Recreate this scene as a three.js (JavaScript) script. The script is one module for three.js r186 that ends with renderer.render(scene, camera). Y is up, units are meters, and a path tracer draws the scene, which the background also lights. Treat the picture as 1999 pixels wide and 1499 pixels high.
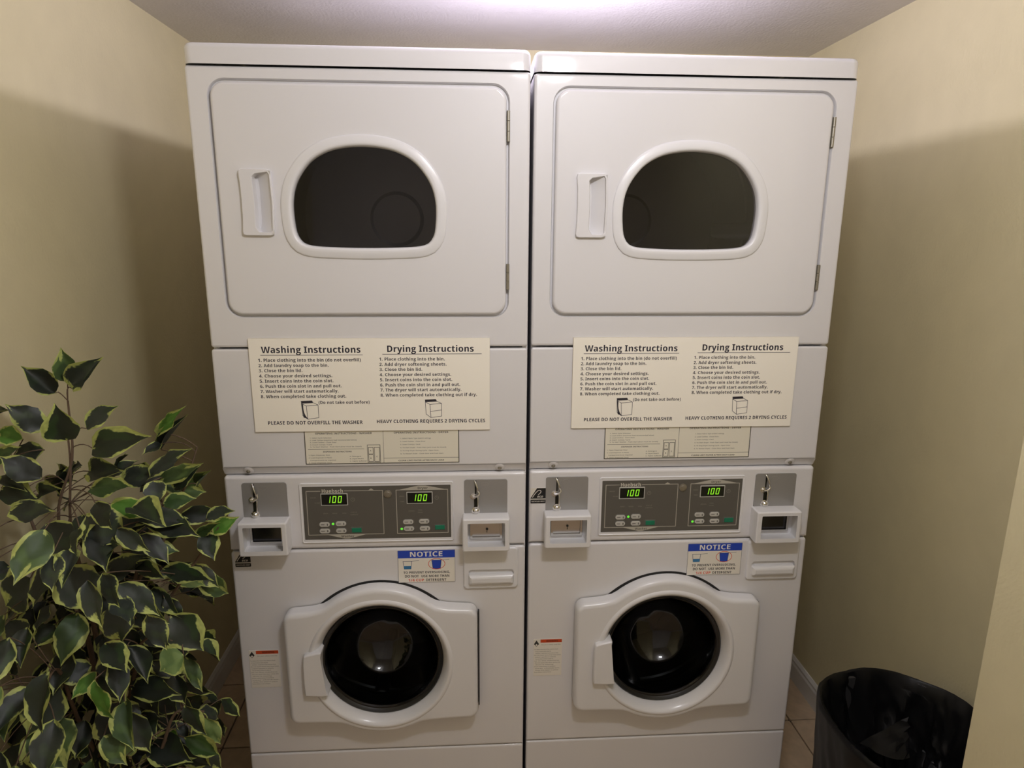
import * as THREE from 'three';
import { mergeGeometries } from 'three/addons/utils/BufferGeometryUtils.js';
import { RoundedBoxGeometry } from 'three/addons/geometries/RoundedBoxGeometry.js';
import { ImprovedNoise } from 'three/addons/math/ImprovedNoise.js';

// ---------------------------------------------------------------- camera, light, exposure
const scene = new THREE.Scene();
scene.background = new THREE.Color(0x000000);
const camera = new THREE.PerspectiveCamera(60.537, 1999 / 1499, 0.05, 30);
camera.rotation.order = 'YXZ';
camera.position.set(0.56675, 1.62014, 1.44345);
camera.rotation.set(-0.22381, -0.06024, 0.00646);
const EXPOSURE = 0.25;
const BACK_LAMP = { cd: 4.7, tint: new THREE.Color().setRGB(0.95, 0.885, 1.12), drop: 0.068, position: [0.775, 2.24, -0.16] };     // on the ceiling above the machines
const FRONT_LAMP = { cd: 7.1, tint: new THREE.Color().setRGB(0.965, 0.95, 0.985), drop: 0.052, position: [0.812, 2.24, 0.935] };      // two bulbs on the ceiling in front of them

const renderer = new THREE.WebGLRenderer({ antialias: true });
renderer.toneMapping = THREE.LinearToneMapping;
renderer.toneMappingExposure = EXPOSURE;
renderer.shadowMap.enabled = true;

// ---------------------------------------------------------------- helpers
function rng(seed) { let s = seed >>> 0; return () => { s = (s + 0x6D2B79F5) >>> 0; let t = s; t = Math.imul(t ^ (t >>> 15), t | 1); t ^= t + Math.imul(t ^ (t >>> 7), t | 61); return ((t ^ (t >>> 14)) >>> 0) / 4294967296; }; }
const noise = new ImprovedNoise();
const counts = new Map();
function numbered(name) { const n = counts.get(name) || 0; counts.set(name, n + 1); return n ? `${name}_${String(n).padStart(3, '0')}` : name; }
function thing(name, label, category, position = [0, 0, 0], turn = 0, group) {
  const o = new THREE.Group(); o.name = numbered(name); scene.add(o);
  o.position.set(...position); o.rotation.y = turn; o.userData = { label, category };
  if (group) o.userData.group = group;
  return o;
}
function mesh(name, geo, mat, parent) {
  const m = new THREE.Mesh(Array.isArray(geo) ? join(geo) : geo, mat);
  m.name = numbered(name); m.castShadow = m.receiveShadow = true; parent.add(m); return m;
}
function struct(name, geo, mat) { const m = mesh(name, geo, mat, scene); m.userData.kind = 'structure'; return m; }
// smooth normals weighted by area, kept apart where faces meet at more than the crease angle
function toCreasedNormals(src, crease) {
  const g = src.index ? src.toNonIndexed() : src, p = g.attributes.position, n = p.count, out = new Float32Array(n * 3), at = new Map(), fn = [], cosC = Math.cos(crease);
  const a = new THREE.Vector3(), b = new THREE.Vector3(), c = new THREE.Vector3();
  for (let i = 0; i < n; i += 3) {
    a.fromBufferAttribute(p, i); b.fromBufferAttribute(p, i + 1); c.fromBufferAttribute(p, i + 2);
    const f = b.sub(a).cross(c.sub(a)).clone(), l = f.length(); fn.push([f, l > 0 ? f.clone().divideScalar(l) : f.clone()]);
    for (let k = 0; k < 3; k++) { const key = [p.getX(i + k), p.getY(i + k), p.getZ(i + k)].map(v => Math.round(v * 1e6)).join(); if (!at.has(key)) at.set(key, []); at.get(key).push(i + k); }
  }
  for (const list of at.values()) for (const i of list) {
    const me = fn[Math.floor(i / 3)][1], s = new THREE.Vector3();
    for (const j of list) { const f = fn[Math.floor(j / 3)]; if (f[1].dot(me) >= cosC - 1e-6) s.add(f[0]); }
    if (s.lengthSq() === 0) s.copy(me); s.normalize(); out.set([s.x, s.y, s.z], i * 3);
  }
  g.setAttribute('normal', new THREE.BufferAttribute(out, 3)); return g;
}
function join(list) {
  return mergeGeometries(list.map(g => { const n = g.index ? g.toNonIndexed() : g; for (const k of Object.keys(n.attributes)) if (!['position', 'normal', 'uv'].includes(k)) n.deleteAttribute(k); return n; }), false);
}
const finish = (pos, uv, idx, crease = 0.55) => {
  const g = new THREE.BufferGeometry();
  g.setAttribute('position', new THREE.Float32BufferAttribute(pos, 3));
  g.setAttribute('uv', new THREE.Float32BufferAttribute(uv, 2));
  g.setIndex(idx);
  return toCreasedNormals(g, crease);
};
// outlines: lists of [x, y], counter-clockwise
function rrect(x0, y0, x1, y1, r, seg = 6) {
  const p = [], R = Array.isArray(r) ? r : [r, r, r, r];             // corners: bottom right, top right, top left, bottom left
  const c = [[x1, y0, -1, 1, -90], [x1, y1, -1, -1, 0], [x0, y1, 1, -1, 90], [x0, y0, 1, 1, 180]];
  c.forEach(([x, y, sx, sy, a0], i) => { for (let k = 0; k <= seg; k++) { const a = (a0 + 90 * k / seg) * Math.PI / 180; p.push([x + sx * R[i] + R[i] * Math.cos(a), y + sy * R[i] + R[i] * Math.sin(a)]); } });
  p.shrink = d => rrect(x0 + d, y0 + d, x1 - d, y1 - d, R.map(v => Math.max(0.0003, v - d)), seg);
  return p;
}
function circle(cx, cy, r, n = 64, ry = r) { const p = []; for (let k = 0; k < n; k++) { const a = 2 * Math.PI * k / n; p.push([cx + r * Math.cos(a), cy + ry * Math.sin(a)]); } return p; }
function inset(pts, d) {
  if (pts.shrink) return pts.shrink(d);
  const n = pts.length;
  return pts.map((p, i) => {
    const a = pts[(i + n - 1) % n], b = pts[(i + 1) % n];
    let e1 = [p[0] - a[0], p[1] - a[1]], e2 = [b[0] - p[0], b[1] - p[1]];
    const l1 = Math.hypot(...e1) || 1, l2 = Math.hypot(...e2) || 1;
    const n1 = [-e1[1] / l1, e1[0] / l1], n2 = [-e2[1] / l2, e2[0] / l2];
    const k = 1 / Math.max(0.3, 1 + n1[0] * n2[0] + n1[1] * n2[1]);
    return [p[0] + (n1[0] + n2[0]) * k * d, p[1] + (n1[1] + n2[1]) * k * d];
  });
}
// profile: list of [inset, z] from the back to the front
const bevel = (z0, z1, b, n = 4) => { const p = [[0, z0]]; for (let k = 0; k <= n; k++) { const a = Math.PI / 2 * k / n; p.push([b * (1 - Math.cos(a)), z1 - b + b * Math.sin(a)]); } return p; };
function walls(pts, prof, pos, uv, idx) {
  const n = pts.length, rings = prof.map(([d, z]) => inset(pts, d).map(p => [p[0], p[1], z]));
  const base = pos.length / 3;
  rings.forEach(r => r.forEach(p => { pos.push(...p); uv.push(p[0], p[1]); }));
  for (let k = 0; k + 1 < rings.length; k++) for (let i = 0; i < n; i++) {
    const j = (i + 1) % n, a = base + k * n + i, b = base + k * n + j, c = a + n, d = b + n;
    idx.push(a, b, d, a, d, c);
  }
  return rings[rings.length - 1];
}
function plate(pts, prof, holes = [], { cap = true, crease = 0.55 } = {}) {
  const pos = [], uv = [], idx = [];
  const top = walls(pts, prof, pos, uv, idx);
  const tops = holes.map(([h, hp]) => { const q = [...h].reverse(); if (h.shrink) q.shrink = d => [...h.shrink(-d)].reverse(); return walls(q, hp, pos, uv, idx); });
  if (cap) {
    const base = pos.length / 3, v2 = r => r.map(p => new THREE.Vector2(p[0], p[1]));
    const single = r => r.filter((p, i) => { const q = r[(i + 1) % r.length]; return Math.hypot(p[0] - q[0], p[1] - q[1]) > 1e-6; });
    const loops = [top, ...tops].map(single), faces = THREE.ShapeUtils.triangulateShape(v2(loops[0]), loops.slice(1).map(v2));
    loops.forEach(r => r.forEach(p => { pos.push(...p); uv.push(p[0], p[1]); }));
    faces.forEach(f => idx.push(base + f[0], base + f[1], base + f[2]));
  }
  return finish(pos, uv, idx, crease);
}
function box(x0, y0, z0, x1, y1, z1, r = 0, seg = 2) {
  const g = r ? new RoundedBoxGeometry(x1 - x0, y1 - y0, z1 - z0, seg, r) : new THREE.BoxGeometry(x1 - x0, y1 - y0, z1 - z0);
  g.translate((x0 + x1) / 2, (y0 + y1) / 2, (z0 + z1) / 2); return g;
}
// a box whose uv run in metres on every face
function slab(x0, y0, z0, x1, y1, z1) {
  const g = box(x0, y0, z0, x1, y1, z1), p = g.attributes.position, n = g.attributes.normal, u = g.attributes.uv;
  for (let i = 0; i < p.count; i++) { const ax = Math.abs(n.getX(i)), ay = Math.abs(n.getY(i)); u.setXY(i, ax > 0.5 ? p.getZ(i) : p.getX(i), ay > 0.5 ? p.getZ(i) : p.getY(i)); }
  return g;
}
function turned(profile, cx, cy, seg = 64) {                          // lathe about an axis along z through (cx, cy)
  const g = new THREE.LatheGeometry(profile.map(([r, z]) => new THREE.Vector2(Math.max(r, 1e-5), z)), seg);
  g.rotateX(Math.PI / 2); g.translate(cx, cy, 0); return toCreasedNormals(g.toNonIndexed(), 0.6);
}
function lathe(profile, x, y, z, seg = 40) {
  const g = new THREE.LatheGeometry(profile.map(([r, h]) => new THREE.Vector2(Math.max(r, 1e-5), h)), seg);
  g.translate(x, y, z); return toCreasedNormals(g.toNonIndexed(), 0.6);
}
const V = (x, y, z) => new THREE.Vector3(x, y, z);
function tube(points, r, seg = 12, rad = 8) { return new THREE.TubeGeometry(new THREE.CatmullRomCurve3(points.map(p => V(...p))), seg, r, rad); }
function smoothClosed(pts, n) {
  const c = new THREE.CatmullRomCurve3(pts.map(p => V(p[0], p[1], 0)), true, 'centripetal');
  return c.getSpacedPoints(n).slice(0, n).map(p => [p.x, p.y]);
}

// ---------------------------------------------------------------- textures
function canvasTexture(w, h, draw) {
  const c = document.createElement('canvas'); c.width = w; c.height = h;
  const g = c.getContext('2d'); draw(g, w, h);
  const t = new THREE.CanvasTexture(c); t.colorSpace = THREE.SRGBColorSpace; t.anisotropy = 8; return t;
}
function dataTexture(n, f, repeat, srgb = false) {                     // f(u, v) -> [r, g, b] 0..1, tiling noise supplied by the caller
  const d = new Uint8Array(n * n * 4);
  for (let j = 0; j < n; j++) for (let i = 0; i < n; i++) { const c = f(i / n, j / n), k = (j * n + i) * 4; for (let q = 0; q < 3; q++) d[k + q] = Math.max(0, Math.min(255, c[q] * 255)); d[k + 3] = 255; }
  const t = new THREE.DataTexture(d, n, n); t.wrapS = t.wrapT = THREE.RepeatWrapping; t.magFilter = THREE.LinearFilter; t.minFilter = THREE.LinearMipmapLinearFilter; t.generateMipmaps = true;
  t.repeat.set(repeat, repeat); if (srgb) t.colorSpace = THREE.SRGBColorSpace; t.needsUpdate = true; return t;
}
function tiling(u, v, f, s) {                                          // noise that repeats over the unit square
  const a = u * 2 * Math.PI, b = v * 2 * Math.PI, r = f / (2 * Math.PI);
  return 0.5 * noise.noise(r * Math.cos(a) + s, r * Math.sin(a) + 3.1, r * Math.cos(b) + 7.7 + s) + 0.5 * noise.noise(r * Math.sin(b) + s * 2, r * Math.cos(a) + 11.3, r * Math.sin(a) + r * Math.cos(b));
}
const wallBump = dataTexture(512, (u, v) => { const h = 0.5 + 0.55 * tiling(u, v, 60, 1) + 0.3 * tiling(u, v, 130, 5); return [h, h, h]; }, 2.2);
const wallTone = dataTexture(256, (u, v) => { const h = 0.965 + 0.05 * tiling(u, v, 9, 2) + 0.03 * tiling(u, v, 30, 8); return [h, h, h]; }, 0.8);
const tileTone = dataTexture(256, (u, v) => { const h = 0.86 + 0.16 * tiling(u, v, 14, 4) + 0.1 * tiling(u, v, 40, 9); return [h, h * 0.985, h * 0.97]; }, 2.0);
const brushed = dataTexture(128, (u, v) => { const h = 0.55 + 0.25 * noise.noise(u * 2, v * 90, 3.3); return [h, h, h]; }, 30);

// ---------------------------------------------------------------- materials
const std = (o) => new THREE.MeshStandardMaterial({ side: THREE.DoubleSide, ...o });
const phys = (o) => new THREE.MeshPhysicalMaterial({ side: THREE.DoubleSide, ...o });
const lin = (r, g, b) => new THREE.Color().setRGB(r, g, b);
const M = {
  enamel: phys({ color: lin(0.77, 0.76, 0.775), roughness: 0.42, clearcoat: 0.8, clearcoatRoughness: 0.05 }),
  plasticWhite: phys({ color: lin(0.79, 0.785, 0.80), roughness: 0.36, clearcoat: 0.4, clearcoatRoughness: 0.15 }),
  plasticGrip: phys({ color: lin(0.77, 0.76, 0.775), roughness: 0.34 }),
  darkGap: std({ color: lin(0.02, 0.02, 0.02), roughness: 0.8 }),
  rubber: std({ color: lin(0.012, 0.012, 0.012), roughness: 0.35 }),
  cavity: std({ color: lin(0.16, 0.15, 0.14), roughness: 0.6 }),
  galvanised: std({ color: lin(0.46, 0.45, 0.45), roughness: 0.45, metalness: 0.5 }),
  steelDrum: std({ color: lin(0.20, 0.195, 0.19), roughness: 0.3, metalness: 0.85 }),
  steel: std({ color: lin(0.62, 0.61, 0.59), roughness: 0.16, metalness: 1 }),
  chrome: std({ color: lin(0.72, 0.71, 0.69), roughness: 0.14, metalness: 1 }),
  coinPlate: std({ color: lin(0.36, 0.355, 0.345), roughness: 0.42, metalness: 0.45, roughnessMap: null }),
  hinge: std({ color: lin(0.33, 0.31, 0.26), roughness: 0.4, metalness: 0.8 }),
  paneDryer: phys({ color: lin(0.66, 0.65, 0.66), roughness: 0.03, transmission: 1, thickness: 0, ior: 1.5 }),
  paneWasher: phys({ color: lin(0.40, 0.41, 0.41), roughness: 0.015, transmission: 1, thickness: 0, ior: 1.5 }),
  wall: std({ color: lin(0.735, 0.66, 0.415), roughness: 0.75, map: wallTone, bumpMap: wallBump, bumpScale: 0.0005 }),
  ceiling: std({ color: lin(0.82, 0.79, 0.775), roughness: 0.85, map: wallTone, bumpMap: wallBump, bumpScale: 0.0008 }),
  trim: std({ color: lin(0.74, 0.72, 0.69), roughness: 0.4 }),
  grout: std({ color: lin(0.09, 0.07, 0.05), roughness: 0.95 }),
  tiles: [0.97, 1.0, 1.04].map(k => std({ color: lin(0.66 * k, 0.51 * k, 0.36 * k), roughness: 0.32, map: tileTone })),
  display: std({ color: lin(0.004, 0.006, 0.004), roughness: 0.12 }),
  digits: std({ color: lin(0.02, 0.1, 0.0), emissive: lin(0.36, 1.0, 0.03), emissiveIntensity: 3.6 }),
  led: std({ color: lin(0.05, 0.3, 0.02), emissive: lin(0.16, 1.0, 0.05), emissiveIntensity: 3.0 }),
  startButton: phys({ color: lin(0.004, 0.16, 0.085), roughness: 0.3, emissive: lin(0.0, 0.12, 0.06), emissiveIntensity: 0.25 }),
  keyButton: std({ color: lin(0.52, 0.51, 0.47), roughness: 0.5 }),
  bag: phys({ color: lin(0.005, 0.005, 0.0055), roughness: 0.42, specularIntensity: 0.55 }),
  vaultDark: std({ color: lin(0.07, 0.07, 0.075), roughness: 0.14, metalness: 0.9 }),
  bin: std({ color: lin(0.03, 0.03, 0.032), roughness: 0.6 }),
  bark: std({ color: lin(0.13, 0.085, 0.055), roughness: 0.85 }),
  soil: std({ color: lin(0.05, 0.035, 0.02), roughness: 1 }),
  pot: std({ color: lin(0.30, 0.16, 0.09), roughness: 0.8 }),
  bulb: std({ color: lin(0.9, 0.9, 0.88), emissive: lin(1, 0.96, 0.98), emissiveIntensity: 26, roughness: 0.4 }),
  porcelain: std({ color: lin(0.8, 0.79, 0.77), roughness: 0.25 }),
};
M.coinPlate.roughnessMap = brushed; M.coinPlate.roughness = 0.75;

// ---------------------------------------------------------------- room
const XL = -0.370, XR = 1.762, XN = 1.488, ZB = -1.02, ZN = 0.44, ZF = 2.6, H = 2.24;
struct('ceiling', slab(XL - 0.1, H, ZB - 0.1, XR + 0.1, H + 0.1, ZF + 0.1), M.ceiling);
struct('wall_left', slab(XL - 0.1, 0, ZB, XL, H, ZF), M.wall);
struct('wall_back', slab(XL - 0.1, 0, ZB - 0.1, XR + 0.1, H, ZB), M.wall);
struct('wall_right', slab(XR, 0, ZB, XR + 0.1, H, ZN), M.wall);
struct('wall_corner', slab(XN, 0, ZN, XR + 0.1, H, ZF), M.wall);
struct('wall_front', slab(XL - 0.1, 0, ZF, XR + 0.1, H, ZF + 0.1), M.ceiling);
function baseboard(name, length, place) {
  const s = [[0, 0], [0.013, 0], [0.013, 0.062], [0.010, 0.070], [0.010, 0.078], [0.004, 0.088], [0, 0.088]];
  const g = new THREE.ExtrudeGeometry(new THREE.Shape(s.map(p => new THREE.Vector2(...p))), { depth: length, bevelEnabled: false });
  place(g); struct(name, g, M.trim);
}
baseboard('baseboard_left', ZF - ZB, g => g.translate(XL, 0, ZB));
baseboard('baseboard_right', ZN - ZB, g => { g.rotateY(Math.PI); g.translate(XR, 0, ZN); });
baseboard('baseboard_back', XR - XL, g => { g.rotateY(-Math.PI / 2); g.translate(XR, 0, ZB); });
baseboard('baseboard_corner', ZF - ZN, g => { g.rotateY(Math.PI); g.translate(XN, 0, ZF); });
{
  const floor = struct('floor', slab(XL - 0.1, -0.1, ZB - 0.1, XR + 0.1, -0.008, ZF + 0.1), M.grout);
  const R = rng(11), turn = 0.0153, px = 0.3155, pz = 0.312, gap = 0.0045;
  const geos = new Map();
  const g0 = new THREE.Vector2(-0.249, -0.4145);                        // a crossing of two grout lines
  const c = Math.cos(turn), s = Math.sin(turn);
  for (let i = -1; i < 7; i++) for (let j = -2; j < 10; j++) {
    let x0 = i * px + gap / 2, x1 = (i + 1) * px - gap / 2, z0 = j * pz + gap / 2, z1 = (j + 1) * pz - gap / 2;
    const cx = (x0 + x1) / 2, cz = (z0 + z1) / 2, wx = g0.x + c * cx + s * cz, wz = g0.y - s * cx + c * cz;
    x0 = Math.max(x0, XL - 0.04 - wx + cx); x1 = Math.min(x1, XR + 0.04 - wx + cx);
    z0 = Math.max(z0, ZB - 0.04 - wz + cz); z1 = Math.min(z1, ZF + 0.04 - wz + cz);
    if (x1 - x0 < 0.03 || z1 - z0 < 0.03) continue;
    if (wx > XN + 0.2 && wz > ZN + 0.2) continue;
    const key = [x1 - x0, z1 - z0].map(v => v.toFixed(3)).join();
    if (!geos.has(key)) {
      const a = (x1 - x0) / 2, b = (z1 - z0) / 2;
      const g = plate(rrect(-a, -b, a, b, 0.003, 1), [[0, -0.008], [0, -0.0015], [0.0015, 0]]); g.rotateX(-Math.PI / 2); geos.set(key, g);
    }
    const mx = (x0 + x1) / 2, mz = (z0 + z1) / 2;
    const t = mesh('tile', geos.get(key), M.tiles[Math.floor(R() * 3)], floor);
    t.position.set(g0.x + c * mx + s * mz, (R() - 0.5) * 0.0006, g0.y - s * mx + c * mz); t.rotation.y = turn;
  }
}

// ---------------------------------------------------------------- ceiling lamps
function ceilingLamp(spec, bulbs, label) {
  const [x, y, z] = spec.position, d = -spec.drop;
  const t = thing('ceiling_lamp', label, 'lamp', [x, y, z]);
  const w = bulbs.length > 1 ? 0.13 : 0.06;
  const can = plate(rrect(-w, -0.06, w, 0.06, 0.058, 10), bevel(0, 0.022, 0.01)); can.rotateX(Math.PI / 2);
  mesh('canopy', can, M.porcelain, t);
  for (const bx of bulbs) {
    mesh('socket', lathe([[0.022, d + 0.055], [0.022, d + 0.036], [0.017, d + 0.028], [0, d + 0.028]], bx, 0, 0, 24), M.porcelain, t);
    mesh('bulb', lathe([[0.012, d + 0.032], [0.014, d + 0.024], [0.022, d + 0.012], [0.025, d], [0.022, d - 0.013], [0.013, d - 0.022], [0, d - 0.024]], bx, 0, 0, 32), M.bulb, t);
    const l = new THREE.PointLight(spec.tint, spec.cd / bulbs.length, 0, 2); l.position.set(bx, d, 0);
    l.castShadow = true; l.shadow.radius = 2.2; t.add(l);
  }
}
ceilingLamp(BACK_LAMP, [0], 'white ceiling lamp with one bare bulb right above the stacked machines');
ceilingLamp(FRONT_LAMP, [-0.055, 0.055], 'white ceiling lamp with two bare bulbs in front of the machines');

// ---------------------------------------------------------------- print on signs, stickers and the control faceplate
function fit(g, text, x0, x1, y, h, font = 'bold', align) {             // text stretched to run from x0 to x1, cap height about h
  g.save(); g.font = `${font} ${Math.round(h * 1.38)}px sans-serif`; const w = g.measureText(text).width;
  g.translate(x0, y); g.scale((x1 - x0) / w, 1); g.fillText(text, 0, 0); g.restore(); return (x1 - x0) / w;
}
function run(g, text, x, y, h, k, font = 'bold') { g.save(); g.font = `${font} ${Math.round(h * 1.38)}px sans-serif`; g.translate(x, y); g.scale(k, 1); g.fillText(text, 0, 0); g.restore(); }
const signPrint = canvasTexture(2048, 820, (g, W, Hh) => {
  g.fillStyle = '#fffaee'; g.fillRect(0, 0, W, Hh); g.fillStyle = '#1d1a2a';
  const X = u => u * W, Y = v => v * Hh;
  fit(g, 'Washing Instructions', X(0.050), X(0.460), Y(0.148), 56); fit(g, 'Drying Instructions', X(0.566), X(0.934), Y(0.142), 56);
  g.fillRect(X(0.046), Y(0.170), X(0.421), 4); g.fillRect(X(0.549), Y(0.164), X(0.417), 4);
  const a = ['Place clothing into the bin (do not overfill)', 'Add laundry soap to the bin.', 'Close the bin lid.', 'Choose your desired settings.', 'Insert coins into the coin slot.', 'Push the coin slot in and pull out.', 'Washer will start automatically.', 'When completed take clothing out.'];
  const b = ['Place clothing into the bin.', 'Add dryer softening sheets.', 'Close the bin lid.', 'Choose your desired settings.', 'Insert coins into the coin slot.', 'Push the coin slot in and pull out.', 'The dryer will start automatically.', 'When completed take clothing out if dry.'];
  g.fillStyle = '#2a2733';
  const k = fit(g, '1. ' + a[0], X(0.034), X(0.459), Y(0.242), 27);
  for (let i = 0; i < 8; i++) {
    if (i) run(g, `${i + 1}. ${a[i]}`, X(0.034), Y(0.242 + 0.0555 * i), 27, k);
    run(g, `${i + 1}. ${b[i]}`, X(0.534), Y(0.236 + 0.0555 * i), 27, k);
  }
  fit(g, '(Do not take out before)', X(0.272), X(0.488), Y(0.699), 27);
  g.fillStyle = '#1d1a2a';
  fit(g, 'PLEASE DO NOT OVERFILL THE WASHER', X(0.054), X(0.454), Y(0.922), 31); fit(g, 'HEAVY CLOTHING REQUIRES 2 DRYING CYCLES', X(0.513), X(0.981), Y(0.917), 31);
  const icon = (x, y, w, h, dryer) => {
    g.save(); g.translate(x, y); g.strokeStyle = '#45414a'; g.fillStyle = '#26232c'; g.lineWidth = 4; g.lineJoin = 'round';
    g.beginPath(); g.moveTo(0, 0); g.lineTo(w * 0.66, -0.02 * h); g.lineTo(w * 0.72, h * 0.1); g.lineTo(0.02 * w, h * 0.13); g.closePath(); g.fill();
    g.beginPath(); g.moveTo(0.02 * w, h * 0.13); g.lineTo(w * 0.72, h * 0.1); g.lineTo(w, h * 0.22); g.lineTo(w * 0.3, h * 0.27); g.closePath(); g.stroke();
    g.beginPath(); g.moveTo(w * 0.3, h * 0.27); g.lineTo(w, h * 0.22); g.lineTo(w, h * 0.92); g.lineTo(w * 0.34, h); g.closePath(); g.stroke();
    g.beginPath(); g.moveTo(0.02 * w, h * 0.13); g.lineTo(w * 0.3, h * 0.27); g.lineTo(w * 0.34, h); g.lineTo(w * 0.06, h * 0.8); g.closePath(); g.stroke();
    if (dryer) { g.beginPath(); g.moveTo(w * 0.31, h * 0.66); g.lineTo(w, h * 0.58); g.stroke(); }
    else { g.beginPath(); g.moveTo(0.03 * w, h * 0.15); g.lineTo(w * 0.12, h * 0.2); g.quadraticCurveTo(w * 0.08, h * 0.72, w * 0.36, h * 0.97); g.lineTo(w * 0.1, h * 0.9); g.closePath(); g.fill(); }
    g.restore();
  };
  icon(X(0.199), Y(0.665), X(0.071), Y(0.2), false); icon(X(0.722), Y(0.66), X(0.071), Y(0.2), true);
});
const operatingPrint = canvasTexture(1400, 620, (g, W, Hh) => {
  g.fillStyle = '#ebe6d6'; g.fillRect(0, 0, W, Hh); g.strokeStyle = '#3a3934'; g.lineWidth = 7; g.strokeRect(4, 4, W - 8, Hh - 8); g.fillStyle = '#46443f';
  const y0 = Hh * 0.49, sy = v => y0 + v * Hh * 0.51, sx = u => u * W;
  g.fillRect(sx(0.505), 0, 3, Hh); g.fillRect(sx(0.505), sy(0.83), sx(0.495), 3); g.fillRect(sx(0.02), sy(0.535), sx(0.36), 3);
  fit(g, 'OPERATING INSTRUCTIONS - WASHER', sx(0.07), sx(0.435), sy(0.09), 17); fit(g, 'OPERATING INSTRUCTIONS - DRYER', sx(0.575), sx(0.93), sy(0.085), 17);
  const A = ['1. Select Cycle Selection', '2. Load Clothes (maximum load recommended below)', '3. Load Clothes - Close Door', '4. Insert Coin(s) / Card', '5. To Start Washer - Push Start (door must be closed)'], aw = [0.14, 0.30, 0.17, 0.14, 0.33];
  A.forEach((t, i) => fit(g, t, sx(0.035), sx(0.035 + aw[i]), sy(0.21 + 0.068 * i), 11, ''));
  fit(g, 'DISPENSER INSTRUCTIONS', sx(0.115), sx(0.30), sy(0.635), 13);
  ['1. Open Dispenser Door', '2. Load Dispenser in Places', '   Compartments as required', '3. Close Dispenser Door'].forEach((t, i) => fit(g, t, sx(0.02), sx(0.02 + [0.14, 0.15, 0.175, 0.15][i]), sy(0.735 + 0.078 * i), 11, ''));
  ['A. Detergent', 'B. Liquid Bleach', 'C. Fabric Softener'].forEach((t, i) => fit(g, t, sx(0.285), sx(0.285 + [0.075, 0.09, 0.11][i]), sy(0.78 + 0.075 * i), 11, ''));
  g.lineWidth = 4; g.strokeRect(sx(0.402), sy(0.42), sx(0.082), sy(0.96) - sy(0.42)); g.strokeRect(sx(0.408), sy(0.5), sx(0.03), sy(0.7) - sy(0.5)); g.strokeRect(sx(0.408), sy(0.72), sx(0.03), sy(0.93) - sy(0.72)); g.strokeRect(sx(0.446), sy(0.5), sx(0.033), sy(0.93) - sy(0.5));
  [[0.418, 0.62, 'A'], [0.418, 0.85, 'B'], [0.458, 0.8, 'C']].forEach(([u, v, t]) => run(g, t, sx(u), sy(v), 12, 1));
  ['1. Select Fabric Type (switch setting)', '2. Load Clothes - Close Door', '3. Insert Coin(s) / Card', '4. To Start Dryer - Push Start (unit must be closed)', '5. To Stop Dryer During Cycle - Open Door', '6. To Restart Dryer - Close Door and Push Start'].forEach((t, i) => fit(g, t, sx(0.615), sx(0.615 + [0.2, 0.165, 0.13, 0.30, 0.25, 0.28][i]), sy(0.25 + 0.094 * i), 11, ''));
  fit(g, 'CLEAN LINT FILTER AFTER EACH LOAD', sx(0.60), sx(0.90), sy(0.935), 14);
});
const noticePrint = canvasTexture(900, 560, (g, W, Hh) => {
  g.fillStyle = '#efeadf'; g.fillRect(0, 0, W, Hh); g.fillStyle = '#1f45b8'; g.fillRect(0, 0, W, Hh * 0.235);
  g.fillStyle = '#f4f0e8'; fit(g, 'NOTICE', W * 0.2, W * 0.79, Hh * 0.195, 88);
  g.strokeStyle = '#7b7a82'; g.lineWidth = 5; g.strokeRect(3, 3, W - 6, Hh - 6);
  const cup = (x, y, s, full) => {
    g.strokeStyle = '#2a3560'; g.lineWidth = 7; g.fillStyle = full ? '#1f45b8' : '#3577a8';
    g.beginPath(); g.moveTo(x, y); g.lineTo(x + s * 0.12, y + s); g.lineTo(x + s * 0.9, y + s); g.lineTo(x + s, y); g.closePath(); if (full) g.fill(); g.stroke();
    if (!full) { g.beginPath(); g.moveTo(x + s * 0.07, y + s * 0.62); g.lineTo(x + s * 0.95, y + s * 0.62); g.lineTo(x + s * 0.9, y + s); g.lineTo(x + s * 0.12, y + s); g.closePath(); g.fill(); }
    g.lineWidth = 5; g.beginPath(); g.moveTo(x + s, y); g.lineTo(x + s * 1.85, y - s * 0.06); g.stroke();
  };
  cup(W * 0.09, Hh * 0.33, 135, false); cup(W * 0.59, Hh * 0.31, 150, true);
  g.strokeStyle = '#d8523a'; g.lineWidth = 9; g.beginPath(); g.ellipse(W * 0.675, Hh * 0.425, 130, 92, 0, 0, 7); g.stroke();
  g.fillStyle = '#33333a'; fit(g, 'TO PREVENT OVERSUDSING,', W * 0.09, W * 0.91, Hh * 0.72, 40, 'bold');
  g.fillStyle = '#1c1c22'; fit(g, 'DO NOT', W * 0.11, W * 0.36, Hh * 0.84, 44); fit(g, 'USE MORE THAN', W * 0.40, W * 0.90, Hh * 0.84, 42, 'bold');
  g.fillStyle = '#d8452c'; fit(g, '1/4 CUP', W * 0.17, W * 0.45, Hh * 0.965, 44); g.fillStyle = '#1c1c22'; fit(g, 'DETERGENT', W * 0.48, W * 0.84, Hh * 0.965, 44);
});
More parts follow.
